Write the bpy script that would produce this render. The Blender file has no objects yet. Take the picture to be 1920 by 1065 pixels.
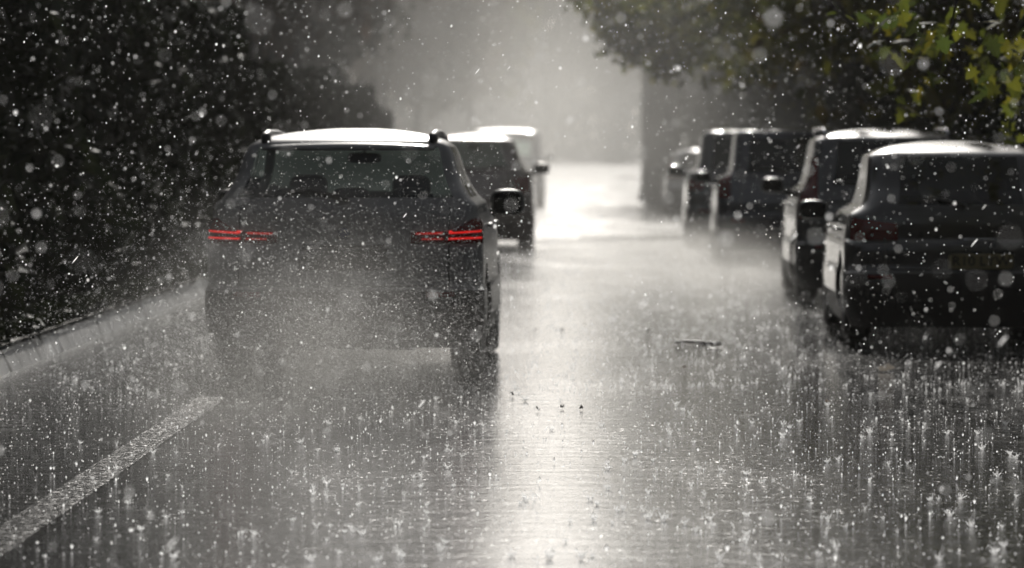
import bpy, bmesh, math, random
import numpy as np
from mathutils import Vector, Matrix, noise
random.seed(7)
rng = np.random.default_rng(11)
S = bpy.context.scene
C = S.collection
R = math.radians
PI = math.pi
CAMZ, FPX, VX, VY = 1.52, 8200.0, 1090.0, 275.0     # camera height, focal length in photo pixels, vanishing point

def at(px, py, D):                                  # a place D metres ahead, read off the photograph when laying the scene out
    return Vector(((px - VX) / FPX * D, D, CAMZ - (py - VY) / FPX * D))
def road_at(px, py):
    D = FPX * CAMZ / (py - VY)
    return Vector(((px - VX) / FPX * D, D, 0))

# ------------------------------------------------------------------ materials
def new_mat(name):
    m = bpy.data.materials.new(name); m.use_nodes = True
    nt = m.node_tree; nt.nodes.clear()
    return m, nt, nt.nodes, nt.links
def out(nt, sock, which='Surface'):
    o = nt.nodes.new('ShaderNodeOutputMaterial'); nt.links.new(sock, o.inputs[which]); return o
def tex_noise(nt, scale, detail=4, rough=.55, coord='Object', vec_scale=None, dist=0):
    tc = nt.nodes.new('ShaderNodeTexCoord'); n = nt.nodes.new('ShaderNodeTexNoise')
    n.inputs['Scale'].default_value = scale; n.inputs['Detail'].default_value = detail
    n.inputs['Roughness'].default_value = rough; n.inputs['Distortion'].default_value = dist
    if vec_scale:
        mp = nt.nodes.new('ShaderNodeMapping'); mp.inputs['Scale'].default_value = vec_scale
        nt.links.new(tc.outputs[coord], mp.inputs[0]); nt.links.new(mp.outputs[0], n.inputs['Vector'])
    else:
        nt.links.new(tc.outputs[coord], n.inputs['Vector'])
    return n
def ramp(nt, sock, stops):
    r = nt.nodes.new('ShaderNodeValToRGB'); nt.links.new(sock, r.inputs[0])
    e = r.color_ramp.elements
    while len(e) < len(stops): e.new(.5)
    for k, (p, c) in enumerate(stops):
        e[k].position = p
        e[k].color = (c, c, c, 1) if isinstance(c, (int, float)) else (*c, 1)
    return r
def bump(nt, sock, strength, dist, prev=None):
    b = nt.nodes.new('ShaderNodeBump'); b.inputs['Strength'].default_value = strength; b.inputs['Distance'].default_value = dist
    nt.links.new(sock, b.inputs['Height'])
    if prev: nt.links.new(prev, b.inputs['Normal'])
    return b.outputs[0]

def mat_simple(name, col, rough=.5, metal=0, coat=0, var=.25, nscale=6, bumps=0, coat_rough=.05, spec=.5):
    m, nt, N, L = new_mat(name)
    p = N.new('ShaderNodeBsdfPrincipled')
    n = tex_noise(nt, nscale, 5)
    a = tuple(c * (1 - var) for c in col); b = tuple(min(1, c * (1 + var)) for c in col)
    r = ramp(nt, n.outputs[0], [(.3, a), (.7, b)])
    L.new(r.outputs[0], p.inputs['Base Color'])
    p.inputs['Roughness'].default_value = rough; p.inputs['Metallic'].default_value = metal
    p.inputs['Coat Weight'].default_value = coat; p.inputs['Coat Roughness'].default_value = coat_rough
    p.inputs['Specular IOR Level'].default_value = spec
    if bumps:
        n2 = tex_noise(nt, nscale * 12, 3)
        L.new(bump(nt, n2.outputs[0], bumps, .01), p.inputs['Normal'])
    out(nt, p.outputs[0]); return m

def mat_paint(name, col, metal=.3, rough=.35, coat=1, spec=.5):      # wet car paint: clear coat beaded with drops
    m, nt, N, L = new_mat(name)
    p = N.new('ShaderNodeBsdfPrincipled')
    n = tex_noise(nt, 2.2, 5)
    r = ramp(nt, n.outputs[0], [(.3, tuple(c * .8 for c in col)), (.7, tuple(min(1, c * 1.2) for c in col))])
    L.new(r.outputs[0], p.inputs['Base Color'])
    p.inputs['Metallic'].default_value = metal; p.inputs['Roughness'].default_value = rough; p.inputs['Specular IOR Level'].default_value = spec
    p.inputs['Coat Weight'].default_value = coat; p.inputs['Coat Roughness'].default_value = .05
    v = N.new('ShaderNodeTexVoronoi'); tc = N.new('ShaderNodeTexCoord')
    v.inputs['Scale'].default_value = 90; L.new(tc.outputs['Object'], v.inputs['Vector'])
    d = ramp(nt, v.outputs['Distance'], [(.0, 1.0), (.35, 0.0)])
    nb = bump(nt, d.outputs[0], .12, .003)
    L.new(nb, p.inputs['Coat Normal'])
    out(nt, p.outputs[0]); return m

def mat_glass(name, tint=(.45, .55, .52), rough=.03):
    m, nt, N, L = new_mat(name)
    t = N.new('ShaderNodeBsdfTransparent'); t.inputs[0].default_value = (*tint, 1)
    g = N.new('ShaderNodeBsdfGlossy'); g.inputs['Roughness'].default_value = rough
    lw = N.new('ShaderNodeFresnel'); lw.inputs[0].default_value = 1.45
    mx = N.new('ShaderNodeMixShader')
    L.new(lw.outputs[0], mx.inputs[0]); L.new(t.outputs[0], mx.inputs[1]); L.new(g.outputs[0], mx.inputs[2])
    out(nt, mx.outputs[0]); return m

def mat_leaf(name, cols, trans=.5, rough=.6, spec=.2):
    m, nt, N, L = new_mat(name)
    g = N.new('ShaderNodeNewGeometry')
    stops = [(i / max(1, len(cols) - 1), c) for i, c in enumerate(cols)]
    r = ramp(nt, g.outputs['Random Per Island'], stops)
    d = N.new('ShaderNodeBsdfPrincipled'); L.new(r.outputs[0], d.inputs['Base Color'])
    d.inputs['Roughness'].default_value = rough; d.inputs['Specular IOR Level'].default_value = spec
    t = N.new('ShaderNodeBsdfTranslucent'); L.new(r.outputs[0], t.inputs[0])
    mx = N.new('ShaderNodeMixShader'); mx.inputs[0].default_value = trans
    L.new(d.outputs[0], mx.inputs[1]); L.new(t.outputs[0], mx.inputs[2])
    out(nt, mx.outputs[0]); return m

def mat_water(name, amount=.85, col=(.95, .96, .97), clear=0):   # drops and splashes: backlit water scatters the sun forward
    m, nt, N, L = new_mat(name)
    t = N.new('ShaderNodeBsdfTranslucent'); t.inputs[0].default_value = (*col, 1)
    g = N.new('ShaderNodeBsdfRefraction'); g.inputs['Roughness'].default_value = .55; g.inputs['IOR'].default_value = 1.12
    mx = N.new('ShaderNodeMixShader'); mx.inputs[0].default_value = 1 - amount
    L.new(t.outputs[0], mx.inputs[1]); L.new(g.outputs[0], mx.inputs[2])
    ge = N.new('ShaderNodeNewGeometry'); tr = N.new('ShaderNodeBsdfTransparent'); m2 = N.new('ShaderNodeMixShader')   # the inner side lets the light through
    mxf = N.new('ShaderNodeMath'); mxf.operation = 'MAXIMUM'; mxf.inputs[1].default_value = clear; L.new(ge.outputs['Backfacing'], mxf.inputs[0]); L.new(mxf.outputs[0], m2.inputs[0]); L.new(mx.outputs[0], m2.inputs[1]); L.new(tr.outputs[0], m2.inputs[2])
    out(nt, m2.outputs[0]); return m

def mat_lamp(name, col, strength, lens=(.25, .01, .01)):
    m, nt, N, L = new_mat(name)
    p = N.new('ShaderNodeBsdfPrincipled')
    n = tex_noise(nt, 40, 2)
    r = ramp(nt, n.outputs[0], [(.3, tuple(c * .7 for c in lens)), (.7, lens)])
    L.new(r.outputs[0], p.inputs['Base Color']); p.inputs['Roughness'].default_value = .15
    if strength:
        p.inputs['Emission Color'].default_value = (*col, 1); p.inputs['Emission Strength'].default_value = strength
    out(nt, p.outputs[0]); return m

def mat_road():
    m, nt, N, L = new_mat('wet_asphalt')
    p = N.new('ShaderNodeBsdfPrincipled')
    agg = tex_noise(nt, 160, 3, .7)
    col = ramp(nt, agg.outputs[0], [(.3, .018), (.7, .05)])
    L.new(col.outputs[0], p.inputs['Base Color'])
    patch = tex_noise(nt, 1.0, 5, .6, vec_scale=(1.1, .28, 1))
    rr = ramp(nt, patch.outputs[0], [(.38, ROAD_R0), (.62, ROAD_R1)])
    fl = tex_noise(nt, 1.0, 3, .7, vec_scale=(30, 10, 1)); fr = ramp(nt, fl.outputs[0], [(.56, 0.0), (.72, .16)])   # stones standing out of the film of water
    tc = N.new('ShaderNodeTexCoord'); sx = N.new('ShaderNodeSeparateXYZ'); L.new(tc.outputs['Object'], sx.inputs[0])
    far = N.new('ShaderNodeMapRange'); far.interpolation_type = 'SMOOTHSTEP'; far.inputs[1].default_value = 36; far.inputs[2].default_value = 85; far.inputs[4].default_value = .075; L.new(sx.outputs['Y'], far.inputs[0])
    a1 = N.new('ShaderNodeMath'); L.new(rr.outputs[0], a1.inputs[0]); L.new(fr.outputs[0], a1.inputs[1])
    a2 = N.new('ShaderNodeMath'); L.new(a1.outputs[0], a2.inputs[0]); L.new(far.outputs[0], a2.inputs[1])               # roughness raised farther up the street to widen the sun glare
    L.new(a2.outputs[0], p.inputs['Roughness'])
    p.inputs['IOR'].default_value = 1.36
    swell = tex_noise(nt, 5.0, 3, .5, vec_scale=(.7, 1, 1))
    rip = tex_noise(nt, 34.0, 4, .65, vec_scale=(.6, 1, 1), dist=.4)
    b1 = bump(nt, swell.outputs[0], ROAD_B, .012)
    b2 = bump(nt, rip.outputs[0], ROAD_B, .0035, b1)
    b3 = bump(nt, agg.outputs[0], ROAD_B * .8, .0012, b2)
    L.new(b3, p.inputs['Normal'])
    out(nt, p.outputs[0]); return m
def mat_line():
    m, nt, N, L = new_mat('worn_road_paint')
    p = N.new('ShaderNodeBsdfPrincipled'); fl = tex_noise(nt, 1.0, 3, .75, vec_scale=(36, 11, 1)); fr = ramp(nt, fl.outputs[0], [(.40, .07), (.70, .32)]); L.new(fr.outputs[0], p.inputs['Roughness'])
    n1 = tex_noise(nt, 60, 4); r = ramp(nt, n1.outputs[0], [(.35, .04), (.7, .10)]); L.new(r.outputs[0], p.inputs['Base Color'])
    n2 = tex_noise(nt, 150, 3, .7); L.new(bump(nt, n2.outputs[0], .5, .002), p.inputs['Normal'])
    n3 = tex_noise(nt, 22, 6, .8); k = ramp(nt, n3.outputs[0], [(.44, .9), (.58, 0.0)])        # worn through to the asphalt in patches
    t = N.new('ShaderNodeBsdfTransparent'); mx = N.new('ShaderNodeMixShader'); L.new(k.outputs[0], mx.inputs[0]); L.new(t.outputs[0], mx.inputs[1]); L.new(p.outputs[0], mx.inputs[2])
    out(nt, mx.outputs[0]); return m
ROAD_R0, ROAD_R1, ROAD_B = .045, .10, .34

M = {}
M['road'] = mat_road()
M['line'] = mat_line()
M['kerb'] = None
M['soil'] = mat_simple('wet_soil', (.03, .028, .02), .85, var=.4, nscale=3, bumps=.6, spec=.15)
M['paint_suv'] = mat_paint('wet_grey_paint', (.22, .22, .222), 0, .28, .12, .12)
M['paint_black'] = mat_paint('wet_black_paint', (.012, .012, .014), .2, .3)
M['paint_dark'] = mat_paint('wet_charcoal_paint', (.03, .032, .036), .4, .3)
M['paint_blue'] = mat_paint('wet_navy_paint', (.015, .018, .03), .4, .3)
M['paint_silver'] = mat_paint('wet_silver_paint', (.38, .38, .39), .6, .3)
M['paint_red'] = mat_paint('wet_dark_red_paint', (.08, .06, .058), .4, .3)
M['paint_white'] = mat_paint('wet_white_paint', (.75, .75, .74), 0, .35)
M['plastic'] = mat_simple('black_trim', (.022, .022, .022), .42, var=.2, bumps=.2)
M['rubber'] = mat_simple('wet_rubber', (.018, .018, .018), .45, var=.2, bumps=.3)
M['alloy'] = mat_simple('alloy_wheel', (.35, .35, .36), .3, .9, var=.1)
M['chrome'] = mat_simple('chrome', (.6, .6, .62), .12, 1, var=.05)
M['interior'] = mat_simple('dark_upholstery', (.012, .012, .012), .8, var=.3, nscale=20)
M['glass'] = mat_glass('tinted_glass', (.82, .92, .88))
M['glass_dark'] = mat_glass('privacy_glass', (.10, .11, .11))
M['lens_red'] = mat_lamp('red_lens', (1, 0, 0), 0, (.10, .006, .006))
M['lens_lit'] = mat_lamp('lit_red_bar', (1, .02, .016), .95, (.4, .01, .01))
M['lens_dim'] = mat_lamp('dim_red_bar', (1, .025, .02), .5, (.3, .01, .01))
M['lens_clear'] = mat_lamp('clear_lens', (1, 1, 1), 0, (.5, .5, .5))
M['mirror'] = mat_simple('mirror_face', (.8, .8, .8), .02, 1, var=.01)
M['plate'] = mat_simple('yellow_plate', (.24, .20, .09), .4, var=.1)
M['plate_black'] = mat_simple('plate_letters', (.02, .02, .02), .5, var=.1)
M['badge'] = mat_simple('badge_blue', (.02, .03, .09), .25, .2, 1, var=.1)
M['bark'] = mat_simple('wet_bark', (.035, .028, .022), .5, var=.45, nscale=9, bumps=1)
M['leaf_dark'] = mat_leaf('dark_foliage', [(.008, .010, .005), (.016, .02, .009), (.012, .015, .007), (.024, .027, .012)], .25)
M['leaf_brown'] = mat_leaf('russet_foliage', [(.06, .042, .032), (.10, .068, .05), (.07, .055, .034), (.13, .085, .06)], .5)
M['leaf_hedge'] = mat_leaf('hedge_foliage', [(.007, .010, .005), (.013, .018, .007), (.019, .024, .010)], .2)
M['leaf_olive'] = mat_leaf('olive_foliage', [(.04, .05, .012), (.10, .11, .02), (.16, .14, .02), (.06, .06, .018), (.09, .065, .03)], .6)
M['leaf_yellow'] = mat_leaf('yellow_green_foliage', [(.03, .04, .01), (.10, .12, .018), (.22, .19, .015), (.07, .10, .02), (.03, .035, .01), (.16, .17, .02), (.04, .05, .012)], .6)
M['leaf_far'] = mat_leaf('far_foliage', [(.025, .032, .018), (.045, .05, .03), (.03, .03, .02)], .2)
M['water'] = mat_water('rain_water', .95)
M['splash'] = mat_water('splash_water', .95, clear=.42)
M['fallen'] = mat_leaf('fallen_leaf_brown', [(.12, .06, .03), (.16, .09, .04)], .2)
M['pale_leaf'] = mat_leaf('fallen_leaf_pale', [(.5, .46, .4), (.55, .5, .44)], .2)
M['twig'] = mat_simple('wet_twig', (.02, .016, .012), .45, var=.3, nscale=30, bumps=.6)
M['wall'] = mat_simple('pale_render', (.42, .40, .37), .8, var=.12, nscale=2)
M['rooftile'] = mat_simple('wet_slate_roof', (.30, .30, .31), .35, var=.2, nscale=8)
M['frame'] = mat_simple('white_frame', (.7, .7, .7), .5, var=.05)

def mat_kerb():
    m, nt, N, L = new_mat('stained_concrete_kerb')
    p = N.new('ShaderNodeBsdfPrincipled')
    st = tex_noise(nt, 1.0, 6, .65, vec_scale=(3, 5.5, .5))       # dirt runs down the face
    r = ramp(nt, st.outputs[0], [(.36, .16), (.47, .70), (.7, .85)])
    L.new(r.outputs[0], p.inputs['Base Color']); p.inputs['Roughness'].default_value = .3
    n2 = tex_noise(nt, 60, 4); L.new(bump(nt, n2.outputs[0], .6, .006), p.inputs['Normal'])
    out(nt, p.outputs[0]); return m
M['kerb'] = mat_kerb()

# ------------------------------------------------------------------ mesh helpers
class MB:
    def __init__(s): s.v = []; s.f = []
    def add(s, vs, fs):
        o = len(s.v); s.v += [tuple(v) for v in vs]; s.f += [tuple(i + o for i in f) for f in fs]; return s
    def box(s, c, d, rz=0, taper=1.0, rx=0):
        c = Vector(c); m = Matrix.Rotation(rz, 3, 'Z') @ Matrix.Rotation(rx, 3, 'X')
        vs = []
        for z in (-.5, .5):
            t = taper if z > 0 else 1
            for x, y in ((-.5, -.5), (.5, -.5), (.5, .5), (-.5, .5)):
                vs.append(c + m @ Vector((x * d[0] * t, y * d[1] * t, z * d[2])))
        return s.add(vs, [(3, 2, 1, 0), (4, 5, 6, 7), (0, 1, 5, 4), (1, 2, 6, 5), (2, 3, 7, 6), (3, 0, 4, 7)])
    def rbox(s, c, d, e=4.0, nu=16, nv=9, rz=0, rx=0):           # rounded box (superellipsoid)
        c = Vector(c); m = Matrix.Rotation(rz, 3, 'Z') @ Matrix.Rotation(rx, 3, 'X')
        p = 2.0 / e
        sg = lambda t: math.copysign(abs(t) ** p, t)
        vs = []
        for i in range(nv + 1):
            b = -PI / 2 + PI * i / nv
            for j in range(nu):
                a = 2 * PI * j / nu
                vs.append(c + m @ Vector((d[0] / 2 * sg(math.cos(b)) * sg(math.cos(a)), d[1] / 2 * sg(math.cos(b)) * sg(math.sin(a)), d[2] / 2 * sg(math.sin(b)))))
        fs = [(i * nu + j, i * nu + (j + 1) % nu, (i + 1) * nu + (j + 1) % nu, (i + 1) * nu + j) for i in range(nv) for j in range(nu)]
        return s.add(vs, fs)
    def tube(s, pts, rads, n=8, caps=True):
        pts = [Vector(p) for p in pts]; vs = []; fs = []
        for i, p in enumerate(pts):
            d = (pts[min(i + 1, len(pts) - 1)] - pts[max(i - 1, 0)]).normalized()
            u = d.cross(Vector((0, 0, 1)) if abs(d.z) < .9 else Vector((0, 1, 0))).normalized(); w = u.cross(d)
            r = rads[i] if hasattr(rads, '__len__') else rads
            for k in range(n):
                a = 2 * PI * k / n; vs.append(p + (u * math.cos(a) + w * math.sin(a)) * r)
        for i in range(len(pts) - 1):
            for k in range(n): fs.append((i * n + k, i * n + (k + 1) % n, (i + 1) * n + (k + 1) % n, (i + 1) * n + k))
        if caps: fs += [tuple(range(n))[::-1], tuple(range((len(pts) - 1) * n, len(pts) * n))]
        return s.add(vs, fs)
    def lathe_x(s, prof, c, n=32):                                # prof = (axial x, radius); axis along x
        vs = []; fs = []
        for (x, r) in prof:
            for k in range(n):
                a = 2 * PI * k / n; vs.append((c[0] + x, c[1] + r * math.cos(a), c[2] + r * math.sin(a)))
        for i in range(len(prof) - 1):
            for k in range(n): fs.append((i * n + k, i * n + (k + 1) % n, (i + 1) * n + (k + 1) % n, (i + 1) * n + k))
        return s.add(vs, fs)
    def mesh(s, name, mat, smooth=True):
        me = bpy.data.meshes.new(name); me.from_pydata(s.v, [], s.f); me.update()
        if smooth: me.shade_smooth()
        if mat: me.materials.append(mat)
        return me
    def build(s, name, mat, parent=None, smooth=True):
        o = bpy.data.objects.new(name, s.mesh(name, mat, smooth)); C.objects.link(o)
        if parent: o.parent = parent
        return o

def np_mesh(name, verts, faces, mat, smooth=False):                # large triangle / quad soups
    me = bpy.data.meshes.new(name)
    nv, nf, k = len(verts), len(faces), faces.shape[1]
    me.vertices.add(nv); me.vertices.foreach_set('co', verts.astype(np.float32).ravel())
    me.loops.add(nf * k); me.loops.foreach_set('vertex_index', faces.astype(np.int32).ravel())
    me.polygons.add(nf); me.polygons.foreach_set('loop_start', np.arange(0, nf * k, k, dtype=np.int32))
    me.update(calc_edges=True); me.validate()
    if smooth: me.shade_smooth()
    if mat: me.materials.append(mat)
    return me
def link(name, me, parent=None):
    o = bpy.data.objects.new(name, me); C.objects.link(o)
    if parent: o.parent = parent
    return o
def tag(o, label=None, cat=None, group=None, kind=None):
    if label: o['label'] = label
    if cat: o['category'] = cat
    if group: o['group'] = group
    if kind: o['kind'] = kind
    return o
def empty(name, loc, rz=0):
    o = bpy.data.objects.new(name, None); C.objects.link(o); o.location = loc; o.rotation_euler = (0, 0, rz); o.empty_display_size = .2
    return o

# ------------------------------------------------------------------ cars
def monotone(xs, ys, xq):
    xs = np.array(xs, float); ys = np.array(ys, float); h = np.diff(xs); d = np.diff(ys) / h
    m = np.zeros(len(xs)); m[0], m[-1] = d[0], d[-1]
    for i in range(1, len(xs) - 1):
        m[i] = 0 if d[i - 1] * d[i] <= 0 else 2 / (1 / d[i - 1] + 1 / d[i])
    i = np.clip(np.searchsorted(xs, xq, side='right') - 1, 0, len(xs) - 2)
    t = (xq - xs[i]) / h[i]
    return ((1 + 2 * t) * (1 - t) ** 2 * ys[i] + t * (1 - t) ** 2 * h[i] * m[i] + t * t * (3 - 2 * t) * ys[i + 1] + t * t * (t - 1) * h[i] * m[i + 1])

class Shell:
    """A car body lofted from plan outlines at rising heights; y = 0 at the rear bumper, +y forward."""
    NR, NC, NS, NF = 10, 7, 72, 8
    def __init__(s, rows, bow=.09, rr=(.17, .12), rf=.38):
        s.z = [r[0] for r in rows]; s.rows = rows; s.bow = bow; s.rr = rr; s.rf = rf
    def par(s, z):
        z = min(max(z, s.z[0]), s.z[-1])
        return tuple(float(monotone(s.z, [r[k] for r in s.rows], np.array([z]))[0]) for k in (1, 2, 3))
    def half(s, z):
        yr, yf, w = s.par(z)
        k = (z - s.z[0]) / (s.z[-1] - s.z[0])
        L = yf - yr
        r = min(s.rr[0] + (s.rr[1] - s.rr[0]) * k, w * .5, L * .25); rf = min(s.rf, w * .6, L * .3)
        bow = s.bow * min(1, w)
        P = []
        we = w - r
        ry = lambda x: yr + bow * (x / max(w, 1e-3)) ** 2
        for i in range(s.NR): x = we * i / (s.NR - 1); P.append((x, ry(x), 'rear', i / (s.NR - 1)))
        y0 = ry(we)
        for i in range(1, s.NC):
            a = PI / 2 * i / s.NC; P.append((we + r * math.sin(a), y0 + r - r * math.cos(a), 'corner', i / s.NC))
        ys0, ys1 = y0 + r, yf - bow - rf
        for i in range(s.NS + 1):
            t = i / s.NS; bulge = 1 - .045 * (2 * t - 1) ** 2 * 1.0 if t > .5 else 1
            P.append((w * bulge, ys0 + (ys1 - ys0) * t, 'side', t))
        wl = P[-1][0]
        for i in range(1, s.NC):
            a = PI / 2 * i / s.NC; P.append((wl - rf + rf * math.cos(a), ys1 + rf * math.sin(a), 'fcorner', i / s.NC))
        wf = wl - rf
        for i in range(s.NF):
            x = wf * (1 - i / (s.NF - 1)); P.append((x, ys1 + rf + bow * (1 - (x / max(wf, 1e-3)) ** 2), 'front', i / (s.NF - 1)))
        return P
    def surf(s, d, z, off=0):                                     # point at arc length d from the rear centre line, pushed out by off
        P = s.half(z); q = Vector((P[0][0], P[0][1])); sg = 1 if d >= 0 else -1; d = abs(d); acc = 0
        for i in range(1, len(P)):
            b = Vector((P[i][0], P[i][1])); l = (b - q).length
            if acc + l >= d and l > 0:
                t = (d - acc) / l; p = q.lerp(b, t); n = Vector((b.y - q.y, -(b.x - q.x))).normalized()
                return Vector((sg * (p.x + n.x * off), p.y + n.y * off, z))
            acc += l; q = b
        return Vector((sg * q.x, q.y, z))
    def patch(s, name, mat, parent, d0, d1, zb, zt, off=.012, nd=14, nz=3, smooth=True):
        """a raised lens or plate that follows the rear of the body; zb, zt are functions of the 0..1 run"""
        mb = MB(); vs = []
        for j in range(nz + 1):
            for i in range(nd + 1):
                t = i / nd; z = zb(t) + (zt(t) - zb(t)) * j / nz
                e = .25 if j in (0, nz) or i in (0, nd) else 1.0
                vs.append(s.surf(d0 + (d1 - d0) * t, z, off * e))
        n = nd + 1
        fs = [(j * n + i, j * n + i + 1, (j + 1) * n + i + 1, (j + 1) * n + i) for j in range(nz) for i in range(nd)]
        if d1 < d0: fs = [f[::-1] for f in fs]
        mb.add(vs, fs); return mb.build(name, mat, parent, smooth)
    def build(s, parent, classify, mats, wheels, wr, sub=4):
        zs = []
        for a, b in zip(s.z[:-1], s.z[1:]):
            k = max(1, min(sub, int(round((b - a) / .018))))
            zs += [a + (b - a) * i / k for i in range(k)]
        zs.append(s.z[-1])
        loops = [s.half(z) for z in zs]; n = len(loops[0]); V = []; idx = {}
        for r, (z, P) in enumerate(zip(zs, loops)):
            for sgn in (1, -1):
                for i, p in enumerate(P):
                    if sgn < 0 and (i == 0 or i == n - 1): idx[r, -1, i] = idx[r, 1, i]; continue
                    idx[r, sgn, i] = len(V); V.append([sgn * p[0], p[1], z])
        parts = {}; cutv = set(); kept = set()
        for r in range(len(zs) - 1):
            zm = (zs[r] + zs[r + 1]) / 2
            for i in range(n - 1):
                p, q = loops[r][i], loops[r][i + 1]
                seg = p[2] if p[2] == q[2] else q[2]
                if p[2] == 'rear' and q[2] == 'corner': seg = 'corner'
                t = (p[3] + q[3]) / 2 if p[2] == q[2] else q[3] * .5
                up = loops[r + 1][i]
                for sgn in (1, -1):
                    f = [idx[r, sgn, i], idx[r, sgn, i + 1], idx[r + 1, sgn, i + 1], idx[r + 1, sgn, i]]
                    if sgn < 0: f = f[::-1]
                    c = [sum(V[k][a] for k in f) / 4 for a in range(3)]
                    cut = False
                    if seg == 'side' or seg.endswith('corner'):
                        for wy in wheels:
                            if math.hypot(c[1] - wy, c[2] - wr) < wr + .065: cut = True
                    if cut: cutv.update(f); continue
                    kept.update(f)
                    parts.setdefault(classify(zm, seg, t, c), []).append(f)
        for k in cutv & kept:                                     # pull the arch edge onto a true circle
            v = V[k]; wy = min(wheels, key=lambda w_: abs(v[1] - w_)); d = math.hypot(v[1] - wy, v[2] - wr)
            if d > .05 and v[2] > s.z[0] + .02: q = (wr + .065) / d; v[1] = wy + (v[1] - wy) * q; v[2] = max(s.z[0], wr + (v[2] - wr) * q)
        top = [idx[len(zs) - 1, 1, i] for i in range(n)] + [idx[len(zs) - 1, -1, i] for i in range(n - 2, 0, -1)]
        parts.setdefault('body', []).append(top)
        made = {}
        for key, fl in parts.items():
            name = key
            groups = [fl]
            if key != 'body':                               # one mesh for each pane: split by side and pillar gaps
                groups = islands(fl)
            for g in groups:
                used = sorted({k for f in g for k in f}); mp = {k: i for i, k in enumerate(used)}
                mb = MB(); mb.add([V[k] for k in used], [tuple(mp[k] for k in f) for f in g])
                o = mb.build(name, mats[key], parent); made.setdefault(key, []).append(o)
        return made
def islands(fl):
    par = {}
    def find(a):
        while par[a] != a: par[a] = par[par[a]]; a = par[a]
        return a
    for f in fl:
        for k in f: par.setdefault(k, k)
        for k in f[1:]: par[find(k)] = find(f[0])
    g = {}
    for f in fl: g.setdefault(find(f[0]), []).append(f)
    return list(g.values())

def rows_for(H, L, W, belt, wb, wr, rake, ycowl, ytop, hood=.98, split=.57, glass_top=.12, tail=0.0, low=.13, dm=1):
    hw = W / 2
    return [
        (low, .13, L - .20, hw * .93), (.30, .04, L - .06, hw * 1.005), (.44, .005, L, hw * 1.02), (split, .0, L, hw * 1.015),
        (split + .02, .03, L, hw), (.80, .06 + tail, L - .02, hw), (hood - .10, .09 + tail, L - .10, hw * .995), (hood - .03, .105 + tail, L - .30, hw * .985),
        (hood + .02, .115 + tail, L - .75, hw * .975), (belt - .02, .14 + tail, ycowl + .10, hw * .955), (belt, .155 + tail, ycowl, (hw + wb) / 2 + .01),
        (belt + .06, .19 + tail, ycowl - .14, wb), ((belt + H - glass_top) / 2, .155 + rake * .5 + tail * .5, (ycowl + ytop) / 2 + .1, (wb + wr) / 2 + .018),
        (H - glass_top, .155 + rake * .88, ytop + .22, wr + .045), (H - .09 * dm, .155 + rake, ytop + .05, wr), (H - .06 * dm, .155 + rake + .12, ytop - .12, wr - .07),
        (H - .03 * dm, .155 + rake + .36, ytop - .34, wr - .20), (H - .01 * dm, .155 + rake + .62, ytop - .52, wr - .36), (H, .155 + rake + .75, ytop - .62, wr - .50)]

def make_wheel(car, x, y, r, side, rim_mat):
    w = .215
    t = MB().lathe_x([(-w / 2, r * .62), (-w / 2, r * .9), (-w * .38, r * .985), (-w * .2, r), (w * .2, r), (w * .38, r * .985), (w / 2, r * .9), (w / 2, r * .62)], (x, y, r), 36)
    wh = t.build('wheel', M['rubber'], car)
    m = MB(); ox = side * w * .40
    m.lathe_x([(side * w * .46, r * .64), (side * w * .40, r * .60), (side * -w * .2, r * .58)], (x, y, r), 32)
    for k in range(5):
        a = 2 * PI * k / 5; 
        for da in (-.16, .16):
            p0 = Vector((x + ox, y + r * .1 * math.cos(a), r + r * .1 * math.sin(a))); p1 = Vector((x + side * w * .42, y + r * .6 * math.cos(a + da), r + r * .6 * math.sin(a + da)))
            m.tube([p0, p1], [r * .07, r * .055], 6)
    m.lathe_x([(side * w * .44, 0.001), (side * w * .44, r * .12), (side * w * .2, r * .14)], (x, y, r), 16)
    m.build('rim', rim_mat, wh)
    return wh

def make_seat(car, x, y, z0, back=.62, w=.50, rear=False, head=True):
    m = MB()
    m.rbox((x, y, z0 + .10), (w, .50, .18), 4)
    m.rbox((x, y - .26, z0 + .18 + back / 2 - .06), (w, .16, back), 4, rx=R(-12) * -1)
    o = m.build('seat', M['interior'], car)
    if head:
        h = MB(); h.rbox((x, y - .36, z0 + .18 + back + .07), (.27, .11, .19), 3.5); 
        for dx in (-.06, .06): h.tube([(x + dx, y - .35, z0 + .1 + back), (x + dx, y - .36, z0 + .2 + back)], .008, 6)
        h.build('headrest', M['interior'], o)
    return o

def make_mirror(car, sh, side, y, z, paint, hw, size=(.25, .11, .185), gap=.03, mat=None):
    c = (side * (hw + gap + size[0] / 2), y, z)
    m = MB(); m.rbox(c, size, 3.4, 24, 14)
    m.tube([(side * (hw - .10), y + .05, z - size[2] * .50), (side * (hw + gap + .03), y + .02, z - size[2] * .36), (side * (hw + gap + .09), y, z - size[2] * .3)], [.045, .034, .03], 10)
    o = m.build('door_mirror', mat or paint, car)
    g = MB(); g.rbox((c[0], y - size[1] * .47, z), (size[0] * .84, .02, size[2] * .82), 4, 20, 8); g.build('mirror_glass', M['glass_dark'], o)
    return o

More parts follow.
